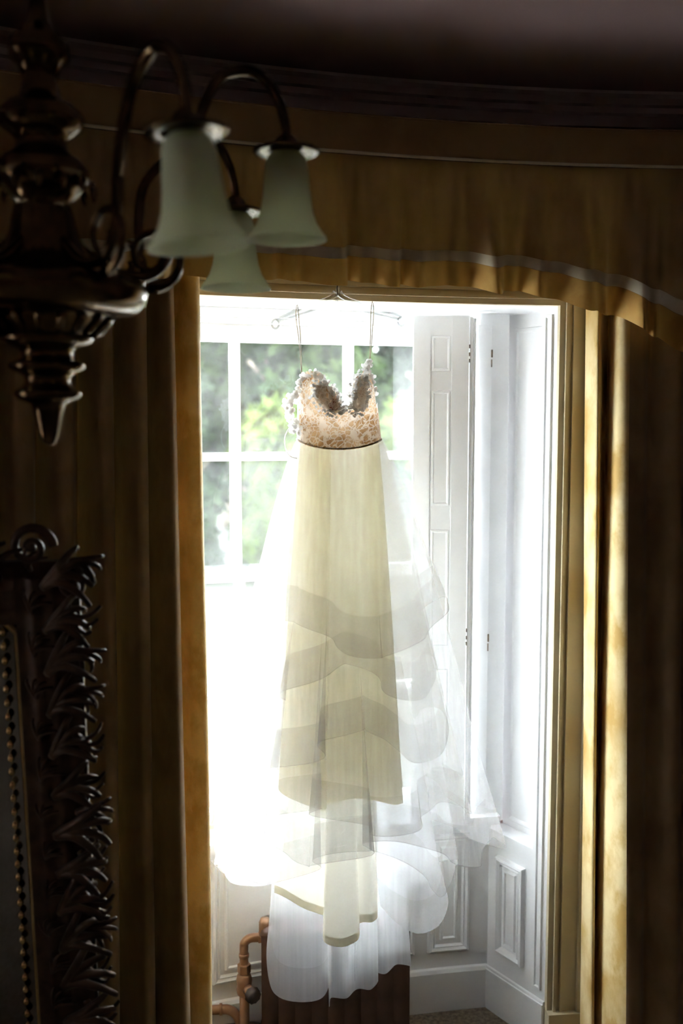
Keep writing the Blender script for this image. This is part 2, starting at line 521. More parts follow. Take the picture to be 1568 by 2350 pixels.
# reveals (both sides), each lower board, shutter recess and front strip its own board
def reveal(side):
    mir = (lambda a: a) if side == 'r' else (lambda a: 2 * WC - a)
    Fp = Vector(A(R, mir(JR))); Bp = Vector(A(RB, mir(BR)))
    U = (Bp - Fp); L = U.length; U.normalize()
    N = Vector((U.y, -U.x, 0)) * (-1 if side == 'r' else 1)    # into the opening
    if side == 'r': N = Vector((-U.y, U.x, 0))
    if N.dot(Vector(A(R, WC)) - Fp) < 0: N = -N
    def pt(u, h): 
        q = Fp + U * u + N * h
        return (q.x, q.y)
    def mp(u, z, h):
        q = Fp + U * u + N * h
        return (q.x, q.y, z)
    st = 0.058
    # front strip with bead
    b = MB().prism([pt(0, -0.13), pt(0, 0), pt(st, 0), pt(st, -0.13)], 0, HEAD)
    b.build('reveal_strip', M['white'], wall)
    bd = MB().rings(mp, 0.014, st - 0.012, 0.16, HEAD - 0.02, [(0, 0.0), (0.002, 0.006), (0.007, 0.006), (0.010, 0.0015)])
    bd.build('strip_bead', M['white'], wall)
    # lower board and its moulded panel
    MB().prism([pt(st, -0.075), pt(st, -0.002), pt(L + 0.01, -0.002), pt(L + 0.01, -0.075)], 0, LEDGE).build('reveal_board', M['white'], wall)
    pn = MB().rings(mp, 0.088, 0.205, 0.195, 0.50,
                    [(0, -0.002), (0.003, 0.012), (0.010, 0.014), (0.017, 0.006), (0.020, 0.010), (0.024, 0.002), (0.032, 0.002), (0.035, 0.009), (0.040, 0.009), (0.043, 0.004)])
    pn.build('reveal_panel', M['white'], wall)
    # shutter recess behind
    MB().prism([pt(st, -0.08), pt(st, -0.062), pt(L + 0.03, -0.062), pt(L + 0.03, -0.08)], LEDGE - 0.03, HEAD).build('recess_board', M['white'], wall)
    MB().rings(lambda u, z, h: mp(u, z, h - 0.062), st + 0.03, L - 0.02, LEDGE + 0.02, HEAD - 0.04, [(0, 0), (0.003, 0.004), (0.010, 0.004), (0.016, 0.001)]).build('recess_panel', M['white'], wall)
    # skirting of the reveal
    sk = MB().prism([pt(0.0, 0.0), pt(0.0, 0.012), pt(L + 0.005, 0.012), pt(L + 0.005, 0.0)], 0, 0.125)
    sk.prism([pt(0.0, 0.0), pt(0.0, 0.007), pt(L + 0.005, 0.007), pt(L + 0.005, 0.0)], 0.125, 0.133)
    o = sk.build('baseboard_' + ('right' if side == 'r' else 'left'), M['white'])
    structure(o)
    return mp, L
mpR, LR = reveal('r')
mpL, LL = reveal('l')

# soffit of the window recess
so = MB(); arc_box(so, R, 4.34, JR - 1.2, JL + 1.2, HEAD, HEAD + 0.012, 16)
so.build('recess_soffit', M['white'], wall)

# apron under the window with moulded panels
ap = MB(); arc_box(ap, RB, RB + 0.03, BR - 0.1, BL + 0.1, 0, SILL, 16)
ap.build('apron_board', M['white'], wall)
def mpA(a, z, h): return A(RB - h, a / RB / D2R, z)
prof = [(0, 0), (0.004, 0.012), (0.010, 0.014), (0.017, 0.007), (0.021, 0.011), (0.026, 0.002), (0.038, 0.002), (0.042, 0.010), (0.047, 0.010), (0.050, 0.004)]
k = RB * D2R
for a0, a1 in ((8.95, 10.75), (11.3, 19.75), (20.6, 23.4)):
    MB().rings(mpA, a0 * k, a1 * k, 0.185, 0.56, prof, 12).build('apron_panel', M['white'], wall)
bb = MB()
arc_sweep(bb, [(RB, 0), (RB - 0.014, 0), (RB - 0.014, 0.122), (RB - 0.008, 0.132), (RB, 0.135)], BR, BL, 16)
structure(bb.build('baseboard_front', M['white']))

# architrave round the opening (room side), skirting of the bow wall, cornice
tr = MB()
W = 0.098 / R / D2R
steps = [(0.0, 0.16, 0.020), (0.16, 0.24, 0.030), (0.24, 0.36, 0.022), (0.36, 0.44, 0.032), (0.44, 0.86, 0.024), (0.86, 1.0, 0.038)]
for a, b, h in steps:
    arc_box(tr, R - h, R, JR - b * W, JR - a * W, 0.115, HEAD + b * 0.098, 2)
    arc_box(tr, R - h, R, JL + a * W, JL + b * W, 0.115, HEAD + b * 0.098, 2)
    arc_box(tr, R - h, R, JR - a * W, JL + a * W, HEAD + a * 0.098, HEAD + b * 0.098, 24)
arc_box(tr, R - 0.044, R, JR - W * 1.03, JR + 0.02, 0, 0.118, 2)
arc_box(tr, R - 0.044, R, JL - 0.02, JL + W * 1.03, 0, 0.118, 2)
structure(tr.build('trim_1', M['shaded_white']))['label'] = 'white moulded architrave, warm shade in its colour, around the window opening'
sk = MB()
arc_sweep(sk, [(R, 0), (R - 0.02, 0), (R - 0.02, 0.14), (R - 0.008, 0.16), (R, 0.16)], -90, JR - W * 1.05, 40)
arc_sweep(sk, [(R, 0), (R - 0.02, 0), (R - 0.02, 0.14), (R - 0.008, 0.16), (R, 0.16)], JL + W * 1.05, 90, 30)
structure(sk.build('baseboard_bow', M['shaded_white']))
co = MB()
arc_sweep(co, [(R, 2.59), (R - 0.028, 2.595), (R - 0.032, 2.622), (R - 0.045, 2.626), (R - 0.047, 2.640), (R - 0.062, 2.643), (R - 0.075, 2.655), (R - 0.10, 2.658), (R - 0.102, CEIL), (R, CEIL)], -90, 90, 80)
structure(co.build('trim_2', M['cornice']))['label'] = 'stepped plaster cornice following the curved wall'

# ------------------------------------------------------------------ window: curved sash window of four rows of panes
win = structure(thing('window_1', (AX, AY, 0)))
win['label'] = 'white curved sash window with small panes'
fr = MB()
arc_box(fr, 4.20, 4.36, BR - 0.5, 8.85, SILL, HEAD, 2)
arc_box(fr, 4.20, 4.36, 2 * WC - 8.85, BL + 0.5, SILL, HEAD, 2)
arc_box(fr, 4.235, 4.36, 8.85, 2 * WC - 8.85, 2.085, HEAD, 12)
arc_box(fr, 4.215, 4.235, 8.6, 2 * WC - 8.6, 2.100, HEAD, 12)
fr.build('window_frame', M['white'], win)
sl = MB(); arc_box(sl, 4.17, 4.42, BR - 0.3, BL + 0.3, SILL, 0.625, 14)
sl.build('window_sill', M['white'], win)
CE = [(9.50, 13.74), (14.12, 18.24), (18.62, 22.90)]
def sash(name, r0, r1, z0, z1, rows, bot, top):
    mb = MB()
    arc_box(mb, r0, r1, 8.87, 9.50, z0, z1, 2)
    arc_box(mb, r0, r1, 22.90, 2 * WC - 8.87, z0, z1, 2)
    arc_box(mb, r0, r1, 9.50, 22.90, z0, bot, 12)
    arc_box(mb, r0, r1, 9.50, 22.90, top, z1, 12)
    o = mb.build(name, M['white'], win)
    g = MB()
    for (a, b) in ((13.74, 14.12), (18.24, 18.62)):
        arc_box(g, r0 + 0.004, r1 - 0.004, a, b, bot, top, 1)
        c = (a + b) / 2
        arc_box(g, r0 - 0.003, r0 + 0.006, c - 0.07, c + 0.07, bot, top, 1)
    g.build('glazing_bar', M['white'], o)
    g = MB()
    arc_box(g, r0 + 0.004, r1 - 0.004, 9.5, 22.9, rows[0][1], rows[1][0], 12)
    c = (rows[0][1] + rows[1][0]) / 2
    arc_box(g, r0 - 0.003, r0 + 0.006, 9.5, 22.9, c - 0.005, c + 0.005, 12)
    g.build('glazing_bar', M['white'], o)
    rm = (r0 + r1) / 2
    for (za, zb) in rows:
        for (a, b) in CE:
            mb = MB(); arc_box(mb, rm - 0.0015, rm + 0.0015, a - 0.05, b + 0.05, za - 0.004, zb + 0.004, 6)
            mb.build('pane', M['pane'], o)
    return o
sash('upper_sash', 4.262, 4.296, 1.360, 2.085, [(1.39, 1.700), (1.724, 2.035)], 1.39, 2.035)
sash('lower_sash', 4.222, 4.256, 0.625, 1.395, [(0.700, 1.014), (1.038, 1.360)], 0.700, 1.360)
# the next window of the bow, away to the left
win2 = structure(thing('window_2', (AX, AY, 0)))
win2['label'] = 'narrow white sash window round the bow'
fr = MB()
for a, b in ((W2A - .1, W2A + .7), (W2B - .7, W2B + .1)):
    arc_box(fr, 4.22, 4.34, a, b, SILL, HEAD, 2)
arc_box(fr, 4.22, 4.34, W2A, W2B, SILL, SILL + .06, 6)
arc_box(fr, 4.22, 4.34, W2A, W2B, HEAD - .05, HEAD, 6)
fr.build('window_frame', M['white'], win2)
g = MB()
arc_box(g, 4.26, 4.29, 58.85, 59.15, SILL, HEAD, 1)
for q in (1, 2, 3):
    z = lerp(SILL + .06, HEAD - .05, q / 4)
    arc_box(g, 4.26, 4.29, W2A, W2B, z - .012, z + .012, 6)
g.build('glazing_bar', M['white'], win2)
for q in range(4):
    za, zb = lerp(SILL + .06, HEAD - .05, q / 4), lerp(SILL + .06, HEAD - .05, (q + 1) / 4)
    for a, b in ((56.2, 58.85), (59.15, 61.8)):
        mb = MB(); arc_box(mb, 4.272, 4.275, a, b, za + .01, zb - .01, 3); mb.build('pane', M['pane'], win2)
# cord pull on the lower sash
pl = MB().tube([A(4.215, 19.62, 0.715), A(4.21, 19.63, 0.69), A(4.212, 19.70, 0.672)], 0.0025, 6)
pl.lathe([(0.0, 0.008), (0.008, 0.006), (0.009, -0.006), (0, -0.010)], A(4.211, 19.72, 0.664), 12)
pl.build('sash_lift', M['thread'], win)

# ------------------------------------------------------------------ shutter leaf standing open at the right side
sh = thing('window_shutter', (0.284, 2.87, 0.63), 'white panelled wooden shutter leaf standing open in the window recess', 'shutter')
sx0, sx1, sy0, sy1, sz0, sz1 = 0.205, 0.363, 2.86, 2.885, 0.63, 2.112
# stiles and rails leave shallow sunk panels
lv = MB().box(sx0, sx1, sy0 + 0.004, sy1, sz0, sz1)
pz = [(2.055, 1.955), (1.90, 1.57), (1.50, 1.16), (1.09, 0.78)]
px0, px1 = sx0 + 0.052, sx1 - 0.052
lv.build('leaf', M['white'], sh)
for (zt, zb) in pz:
    MB().rings(lambda u, z, h: (u, sy0 + 0.004 - h, z), px0, px1, zb, zt, [(0, 0), (0.002, 0.003), (0.006, 0.003), (0.009, -0.0005 + 0.001)]).build('shutter_panel', M['white'], sh)
for (xa, xb) in ((sx0, px0 - 0.004), (px1 + 0.004, sx1)):
    MB().box(xa, xb, sy0, sy0 + 0.004, sz0, sz1).build('stile', M['white'], sh)
MB().box(sx1 + 0.003, sx1 + 0.012, sy0 + 0.006, sy1 + 0.012, sz0, sz1 - 0.004).build('meeting_bead', M['white'], sh)
MB().box(sx1 + 0.014, sx1 + 0.021, sy0 + 0.012, sy1 + 0.02, sz0, sz1 - 0.008).build('edge_strip', M['white'], sh)
for z in (2.02, 1.20):
    for dz in (0, 0.022, 0.04):
        MB().box(sx1 + 0.001, sx1 + 0.0035, sy0 + 0.002, sy0 + 0.01, z - dz, z - dz + 0.010).build('hinge_leaf', M['chip'], sh)
fp = thing('shutter_flap', (0.409, 2.93, 0.60), 'narrow white back flap board between shutter leaf and reveal', 'shutter')
MB().box(0.389, 0.437, 2.925, 2.94, 0.60, 2.092).build('board', M['white'], fp)
for z in (2.02, 1.18):
    h = MB()
    h.box(0.4355, 0.4385, 2.922, 2.93, z - 0.05, z - 0.028)
    h.box(0.4355, 0.4400, 2.922, 2.93, z - 0.022, z)
    h.build('hinge', M['chip'], fp)

# ------------------------------------------------------------------ pelmet valance
va = thing('window_valance', A(3.78, WC, 2.0), 'gathered gold valance with pale ribbon and piped band above the window', 'valance')
VA0, VA1 = -3.0, 35.4
PIP, BAND = 2.442, 2.530
def vbot(a):
    m = abs(a - WC)
    return interp([0, 4, 6.6, 8.5, 9.5, 10.9, 12.3, 13.5, 16, 20], [2.142, 2.142, 2.134, 2.116, 2.098, 2.072, 2.030, 1.986, 1.91, 1.82], m) - 0.002
random.seed(4)
VF = [(random.uniform(3.0, 3.4), 0.5, 0.4), (5.3, 0.32, 1.9), (1.9, 0.6, 0.7), (8.1, 0.16, 2.2)]
def gath(a):
    return sum(w * sin(f * a + p) for f, w, p in VF)
def vpt(a, v, lift=0.0):
    g = gath(a + 0.25 * sin(a * 1.3) * v)
    top = 0.5 * sin(9.3 * a) + 0.5 * sin(13.1 * a + 1)
    r = 3.79 - 0.044 * (v ** 1.1) * g - 0.004 * (1 - v) * top * min(1, v * 8) - 0.012 * v
    z = lerp(PIP, vbot(a), v) - 0.012 * v * g
    return A(r - lift, a + 0.10 * v * cos(3.2 * a + 0.9), z)
VA = lambda u: lerp(VA0, VA1, u)
MB().quadgrid(lambda u, v: vpt(VA(u), v * 0.80), 420, 16).build('gathered_skirt', M['valance'], va, True)
MB().quadgrid(lambda u, v: vpt(VA(u), 0.80 + v * 0.20), 420, 6).build('hem', M['hem'], va, True)
MB().quadgrid(lambda u, v: vpt(VA(u), 0.715 + v * 0.085, 0.003), 420, 3).build('ribbon_trim', M['ribbon'], va, True)
MB().quadgrid(lambda u, v: A(3.774, VA(u), lerp(BAND, PIP, v)), 90, 3).build('band', M['valance'], va, True)
MB().tube([A(3.768, lerp(VA0, VA1, i / 120), PIP) for i in range(121)], 0.004, 8).build('piping', M['ribbon'], va, True)
MB().tube([A(3.772, lerp(VA0, VA1, i / 120), BAND) for i in range(121)], 0.0025, 8).build('piping', M['valance'], va, True)
pb = MB(); arc_box(pb, 3.778, R - 0.001, VA0, VA1, 2.505, 2.525, 40)
arc_box(pb, 3.80, 3.815, VA0, VA1, 2.41, 2.505, 40)
pb.build('pelmet_board', M['chip'], va)
for a in (VA0, VA1):
    MB().quadgrid(lambda u, v, a=a: A(lerp(3.778, R - 0.002, u) + 0, a, lerp(BAND, vbot(a), v)), 6, 10).build('return', M['valance'], va, True)

# ------------------------------------------------------------------ curtains
def curtain(name, top, bot, ztop, zbot, label, seg=6):
    c = thing(name, A(3.88, bot[len(bot) // 2][0], zbot), label, 'curtain', None)
    T = catmull([(a, r, 0) for a, r in top], 7); B = catmull([(a, r, 0) for a, r in bot], 7)
    n = len(T) - 1
    def fn(u, v):
        i = min(n - 1, int(u * n + 1e-6)); t = u * n - i
        p = T[i].lerp(T[i + 1], t); q = B[i].lerp(B[i + 1], t)
        w = v ** 1.2
        a = lerp(p.x, q.x, w); r = lerp(p.y, q.y, w)
        a += 0.10 * sin(v * 5 + u * 17) * v * (1 - 0.6 * v)
        r += 0.006 * sin(v * 7 + u * 23) * v
        return A(r, a, lerp(ztop, zbot, v))
    m = seg * 7; k = m / n
    MB().quadgrid(lambda u, v: fn(u * k, v), m, 44).build('leading_fold', M['lit_damask'], c, True)
    MB().quadgrid(lambda u, v: fn(k + u * (1 - k), v), n - m, 44).build('drape', M['damask'], c, True)
    return c
LT = [(21.25, 3.955), (20.98, 3.930), (20.93, 3.885), (21.15, 3.862), (21.5, 3.870), (21.72, 3.920), (21.78, 3.955), (21.92, 3.930), (21.98, 3.860), (22.25, 3.845), (22.5, 3.900), (22.58, 3.950), (22.72, 3.925), (22.9, 3.850),
      (23.3, 3.835), (23.6, 3.880), (23.75, 3.940), (23.95, 3.900), (24.1, 3.845), (24.5, 3.835), (24.8, 3.900), (24.95, 3.945), (25.2, 3.900), (25.4, 3.845), (25.9, 3.840), (26.3, 3.920), (26.6, 3.860), (27.2, 3.840), (27.6, 3.920), (28.1, 3.850), (28.8, 3.840), (29.3, 3.920), (30, 3.850), (31, 3.860), (32, 3.900)]
LB = [(21.2, 3.955), (20.9, 3.930), (20.82, 3.880), (21.0, 3.855), (21.4, 3.870), (21.75, 3.924), (21.82, 3.955), (21.86, 3.911), (21.80, 3.811), (22.2, 3.761), (22.75, 3.811), (23.0, 3.924), (23.1, 3.886), (23.3, 3.786),
      (23.75, 3.761), (24.1, 3.836), (24.25, 3.936), (24.4, 3.861), (24.6, 3.786), (25.1, 3.774), (25.5, 3.861), (25.65, 3.942), (25.9, 3.861), (26.1, 3.786), (26.7, 3.774), (27.1, 3.899), (27.5, 3.799), (28.2, 3.786), (28.6, 3.899), (29.1, 3.799), (29.9, 3.786), (30.4, 3.899), (31.1, 3.799), (32, 3.824), (33, 3.886)]
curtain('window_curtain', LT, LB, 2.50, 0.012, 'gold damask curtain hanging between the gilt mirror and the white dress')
RT = [(5.60, 3.96), (5.73, 3.955), (5.86, 3.92), (5.80, 3.865), (5.60, 3.87), (5.07, 3.93), (4.80, 3.955), (4.84, 3.93), (5.05, 3.88), (4.99, 3.842), (4.63, 3.835), (4.0, 3.850), (3.6, 3.875), (3.2, 3.840), (2.7, 3.835), (2.3, 3.875), (1.9, 3.840), (1.4, 3.835), (0.9, 3.885), (0.4, 3.845), (-0.3, 3.845), (-0.8, 3.895), (-1.4, 3.875), (-2, 3.840)]
RBt = [(5.12, 3.96), (5.25, 3.955), (5.37, 3.92), (5.30, 3.865), (5.08, 3.87), (4.99, 3.93), (4.71, 3.955), (4.75, 3.93), (4.96, 3.88), (4.87, 3.80), (4.5, 3.74), (3.9, 3.75), (3.4, 3.78), (2.9, 3.74), (2.3, 3.73), (1.8, 3.78), (1.3, 3.74), (0.7, 3.73), (0.1, 3.79), (-0.5, 3.74), (-1.2, 3.74), (-1.8, 3.80), (-2.5, 3.78), (-3.2, 3.83)]
curtain('window_curtain', RT, RBt, 2.50, 0.012, 'gold damask curtain beside the shuttered side of the window, its folded edge coloured as lit by the window', 10)

# ------------------------------------------------------------------ hanger
DX, DY = -0.006, 2.53
hg = thing('coat_hanger', (-0.010, 2.56, 2.13), 'clear plastic hanger hooked below the gold valance, holding the dress', 'hanger')
arm = []
for s, ex, ez in ((-1, -0.168, 2.068), (1, 0.152, 2.075)):
    pts = catmull([(-0.010 + s * 0.004, 2.56, 2.135), (-0.010 + s * 0.022, 2.56, 2.122), (lerp(-0.01, ex, 0.5), 2.56, 2.103), (ex, 2.56, ez)], 8)
    m = MB().tube(pts, [lerp(.010, .0055, min(1, i / 10)) for i in range(len(pts))], 10); m.build('shoulder_arm', M['plastic'], hg, True)
    m = MB().tube(catmull([(-0.010, 2.56, 2.118), (-0.010 + s * 0.018, 2.56, 2.108), (lerp(-0.01, ex, 0.5), 2.56, 2.088), (ex - s * 0.006, 2.56, ez - 0.004)], 8), 0.003, 8)
    m.build('lower_rail', M['plastic'], hg, True)
    ring = [(ex + 0.009 * cos(t), 2.56, ez - 0.010 + 0.011 * sin(t)) for t in [i * 2 * pi / 20 for i in range(21)]]
    MB().tube(ring, 0.0025, 8).build('end_ring', M['plastic'], hg, True)
hk = [(-0.010, 2.56, 2.128), (-0.010, 2.56, 2.150), (-0.010, 2.56, 2.165), (0.000, 2.56, 2.180), (0.012, 2.56, 2.190), (0.010, 2.56, 2.205), (-0.004, 2.56, 2.208), (-0.014, 2.56, 2.198)]
MB().tube(catmull(hk, 6), 0.002, 8).build('hook', M['iron'], hg, True)
MB().lathe([(0, 0.012), (0.005, 0.010), (0.0045, 0), (0.006, -0.004), (0.0, -0.008)], (-0.010, 2.56, 2.140), 12).build('swivel', M['plastic'], hg, True)
nl = thing('curtain_hook', (0.0, 2.585, 2.205), 'small dark hook on the window head behind the valance', 'hook')
MB().tube(catmull([(0.0, 2.605, 2.212), (0.0, 2.575, 2.212), (0.0, 2.555, 2.206), (0.0, 2.548, 2.218)], 5), 0.0025, 8).build('hook_wire', M['iron'], nl, True)

# ------------------------------------------------------------------ the dress
dr = thing('wedding_dress', (DX, DY, 0.28), 'strapless white tulle dress with lace bodice hung in the window', 'dress')

WZ = 1.768
def waist(ph, ext=0.0):
    c = cos(ph); s_ = sin(ph)
    return (DX + (0.107 + ext) * s_, DY - (0.055 + ext) * c, WZ - 0.024 * max(c, 0) ** 1.5)
def tulle_fn(wl, wr, df, db, zl, zf, zr, zb, seed, nf=9, amp=0.10, ruf=0.10, rk=5, zamp=0.02, off=0.0, g=0.8, shift=0.0):
    rnd = random.Random(seed)
    fs = [(nf + rnd.randint(-2, 2) + k * 5, rnd.uniform(0.5, 1) / (1 + 0.5 * k), rnd.uniform(0, 6.28)) for k in range(4)]
    pk = rnd.uniform(0, 6.28); pk2 = rnd.uniform(0, 6.28); pz = rnd.uniform(0, 6.28)
    def fn(ph, v):
        p2 = ph + (0.09 * sin(fs[1][0] * ph + pk2) + 0.04 * sin(fs[2][0] * ph)) * v * cos(ph) ** 2
        s_ = sin(p2); c = cos(p2)
        W_ = wr if s_ > 0 else wl
        D_ = df if c > 0 else db
        zh = zf * max(c, 0) ** 2 + zb * max(-c, 0) ** 2 + zr * max(s_, 0) ** 2 + zl * max(-s_, 0) ** 2
        zh += zamp * sin(rk * ph + pz)
        x0, y0, z0 = waist(p2)
        q = v ** g
        fold = sum(w * sin(n * ph + p) for n, w, p in fs) / 2.2 * (1 - 0.75 * sin(ph) ** 4)
        side = abs(s_)
        rr = 1 + amp * v * fold + ruf * sstep(0.55, 1.0, v) * sin(rk * ph + pk) * (1 - 0.45 * side)
        x = x0 + s_ * (W_ - 0.107) * q * rr + shift * v
        y = y0 - c * (D_ - 0.055) * q * rr - off
        return (x, y, lerp(z0, zh, v))
    return fn
def tier(name, trimw, mat, nseg=190, nv=26, **kw):
    fn = tulle_fn(**kw)
    o = MB().quadgrid(lambda u, v: fn((u - 0.5) * 2 * pi, v), nseg, nv, True).build(name, M[mat], dr, True)
    if trimw:
        kw2 = dict(kw); kw2['off'] = kw.get('off', 0)
        v0 = 1 - trimw
        MB().quadgrid(lambda u, v: fn((u - 0.5) * 2 * pi, lerp(v0, 1, v)), nseg, 5, True).build('stiff_hem_band', M['trim'], o, True)
        MB().tube([fn((i / nseg - 0.5) * 2 * pi, 1.0) for i in range(nseg + 1)], 0.0011, 4, False).build('hem_cord', M['trim'], o, True)
    return o
tier('tulle_tier', 0.20, 'tulle', wl=.240, wr=.262, df=.15, db=.12, zl=1.29, zf=1.275, zr=1.315, zb=1.36, seed=3, nf=7, amp=.15, ruf=.30, rk=3, zamp=.050)
tier('tulle_tier', 0.15, 'tulle', wl=.255, wr=.235, df=.135, db=.12, zl=1.18, zf=1.17, zr=1.16, zb=1.20, seed=8, nf=8, amp=.15, ruf=.32, rk=4, zamp=.050)
tier('tulle_tier', 0.12, 'tulle', wl=.29, wr=.26, df=.14, db=.13, zl=1.02, zf=1.00, zr=1.01, zb=1.02, seed=14, nf=8, amp=.15, ruf=.30, rk=4, zamp=.055)
tier('tulle_tier', 0.10, 'tulle', wl=.330, wr=.325, df=.17, db=.14, zl=.825, zf=.83, zr=.815, zb=.84, seed=21, nf=9, amp=.15, ruf=.16, rk=5, zamp=.03)
tier('tulle_tier', 0.10, 'tulle_fine', wl=.315, wr=.425, df=.14, db=.15, zl=.72, zf=.74, zr=.70, zb=.70, seed=27, nf=10, amp=.12, ruf=.16, rk=6, zamp=.03)
tier('tulle_tier', 0.09, 'tulle_fine', wl=.325, wr=.315, df=.10, db=.15, zl=.62, zf=.70, zr=.60, zb=.62, seed=35, nf=8, amp=.09, ruf=.2, rk=4, zamp=.04)

def loft(name, mat, top, bot, parent, n=7, nv=30, pw=1.0, wob=0.0, per=7, sub=None):
    T = catmull(top, per); B = catmull(bot, per); N_ = len(T) - 1
    def fn(u, v):
        i = min(N_ - 1, int(u * N_ + 1e-6)); t = u * N_ - i
        p = T[i].lerp(T[i + 1], t); q = B[i].lerp(B[i + 1], t)
        w = v ** pw
        return (lerp(p.x, q.x, w) + wob * v * sin(7 * v + 9 * u), lerp(p.y, q.y, w), lerp(p.z, q.z, v))
    o = MB().quadgrid(fn, N_, nv).build(name, M[mat], parent, True)
    if sub:
        nm, m2, v0 = sub
        MB().quadgrid(lambda u, v: (lambda q: (q[0], q[1] - 0.0015, q[2]))(fn(u, lerp(v0, 1, v))), N_, 3).build(nm, M[m2], o, True)
    return o
# satin skirt: front with a folded pleat at each side
hemp = [(-.135, .07), (-.160, .01), (-.13, -.05), (-.05, -.078), (-.032, -.070), (-.05, -.055), (-.13, -.030), (-.140, -.020), (-.12, -.018), (-.04, -.042), (.03, -.060), (.085, -.062), (.140, -.050), (.165, -.034), (.15, -.028), (.105, -.034), (.098, -.026), (.11, -.018), (.160, .0), (.16, .03), (.145, .07)]
topw = []
for i, (x, y) in enumerate(hemp):
    s_ = x / 0.165; c = 0.9 if -0.079 < y < 0.0 else -0.5
    topw.append((DX + 0.100 * s_, DY + y * 0.62, WZ - 0.018 * max(0, -y * 14) - 0.004))
botw = [(DX + x, DY + y, 0.842 + 0.012 * sin(x * 30)) for x, y in hemp]
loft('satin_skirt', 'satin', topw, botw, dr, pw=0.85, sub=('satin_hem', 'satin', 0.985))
# satin back with the train hanging lower
bp = [(-.178, .085, .548), (-.150, .075, .540), (-.10, .070, .512), (-.060, .075, .495), (-.035, .070, .485), (-.040, .040, .452), (-.030, .020, .440), (.01, .010, .436), (.046, .022, .446), (.052, .045, .455), (.046, .062, .468), (.060, .060, .478), (.085, .052, .482), (.104, .066, .488)]
tb = [(DX + x * 0.62, DY + 0.035 + y * 0.25, WZ - 0.01) for x, y, z in bp]
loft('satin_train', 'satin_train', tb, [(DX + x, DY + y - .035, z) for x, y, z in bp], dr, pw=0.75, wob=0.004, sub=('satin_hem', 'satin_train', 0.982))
# extra satin folds added to darken the lower skirt, widening to the hem
for pts, apex, mt in (([(-.165, .045), (-.12, .04), (-.07, .04), (-.030, .03)], (-.08, .03, 1.62), 'darkening_fold'), ([(.095, .03), (.12, .04), (.170, .04)], (.088, .03, 1.62), 'darkening_fold'),
                      ([(-.158, .03), (-.12, .015), (-.07, .02), (-.030, .0)], (-.085, .01, 1.50), 'darkening_fold'), ([(.095, .0), (.12, .012), (.165, .02)], (.085, .01, 1.50), 'darkening_fold'),
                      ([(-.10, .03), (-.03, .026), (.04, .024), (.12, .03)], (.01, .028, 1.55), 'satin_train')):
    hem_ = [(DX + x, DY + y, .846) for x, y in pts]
    loft('darkening_fold', mt, [(DX + apex[0] + i * .0006, DY + apex[1], apex[2] - abs(i) * .001) for i in range(len(pts))], hem_, dr)
# tulle train pooling down over the radiator
def train(name, pts, zt, yt, mat='train', sub=None, pw=1.0):
    tp = [(DX + (x - DX) * 0.55, yt, zt) for x, y, z in pts]
    return loft(name, mat, tp, pts, dr, pw=pw, wob=0.006, sub=sub)
rnd = random.Random(5)
def zig(x0, x1, n, y0, dy, zfun, seed):
    rr = random.Random(seed); pts = []
    for i in range(n + 1):
        t = i / n
        x = lerp(x0, x1, t) + rr.uniform(-1, 1) * (x1 - x0) / n * 0.45
        pts.append((x, y0 + (dy if i % 2 else -dy) * rr.uniform(0.5, 1.2), zfun(t)))
    return pts
train('tulle_train', [(-.200, 2.655, .47), (-.212, 2.62, .36), (-.195, 2.595, .28), (-.16, 2.585, .246), (-.10, 2.582, .236), (-.055, 2.59, .246), (-.035, 2.61, .29), (-.055, 2.625, .29)], 1.2, 2.60, sub=('stiff_hem_band', 'trim', 0.90))
train('tulle_train', zig(-.05, .10, 5, 2.588, .014, lambda t: .228 + .06 * t, 2), 1.2, 2.60)
train('tulle_train', zig(-.01, .185, 6, 2.608, .014, lambda t: .27 + .06 * t, 6), 1.2, 2.605)
train('tulle_train', zig(.02, .19, 4, 2.628, .010, lambda t: .335 + .02 * t, 9), 1.1, 2.61)
train('tulle_train', [(.10, 2.56, .52), (.14, 2.53, .49), (.20, 2.50, .475), (.26, 2.51, .49), (.285, 2.54, .53), (.27, 2.57, .57), (.22, 2.57, .585), (.16, 2.55, .56)], 1.2, 2.56, sub=('stiff_hem_band', 'trim', 0.88))
train('tulle_train', [(-.33, 2.54, .64), (-.29, 2.53, .60), (-.22, 2.54, .585), (-.17, 2.56, .59)], 1.2, 2.56)

# bodice: wrapped lace bodice with two cups
def bod(u, v):
    """front of the bodice, u -1..1 left to right, v 0 waist .. 1 neckline"""
    ph = u * pi / 2 * 0.98
    top = interp([-1.0, -0.80, -0.55, -0.30, -0.08, 0.10, 0.22, 0.40, 0.56, 0.80, 1.0], [1.865, 1.905, 1.936, 1.934, 1.888, 1.836, 1.850, 1.915, 1.948, 1.922, 1.885], u)
    x0, y0, z0 = waist(ph)
    wide = lerp(1.0, 0.86, v)
    if u < 0: wide = lerp(1.0, 0.95, v)
    x = DX + (x0 - DX) * wide - 0.004 * v
    y = y0
    z = lerp(z0, top, v)
    for cu, cz in ((-0.25, 1.872), (0.40, 1.88)):
        d2 = ((u - cu) / 0.42) ** 2 + ((z - cz) / 0.050) ** 2
        y -= 0.040 * math.exp(-d2 * 1.1)
    y += 0.004 * sin(22 * u + 9 * v) * v
    return (x, y, z)
bo = MB().quadgrid(lambda u, v: bod(u * 2 - 1, v), 72, 32).build('bodice', M['bodice'], dr, True)
def bback(u, v):
    ph = pi / 2 + u * pi
    x0, y0, z0 = waist(ph)
    top = lerp(1.86, 1.83, sin(u * pi))
    return (DX + (x0 - DX) * lerp(1, 0.90, v), y0, lerp(z0, top, v))
MB().quadgrid(bback, 40, 16).build('bodice_back', M['bodice'], bo, True)
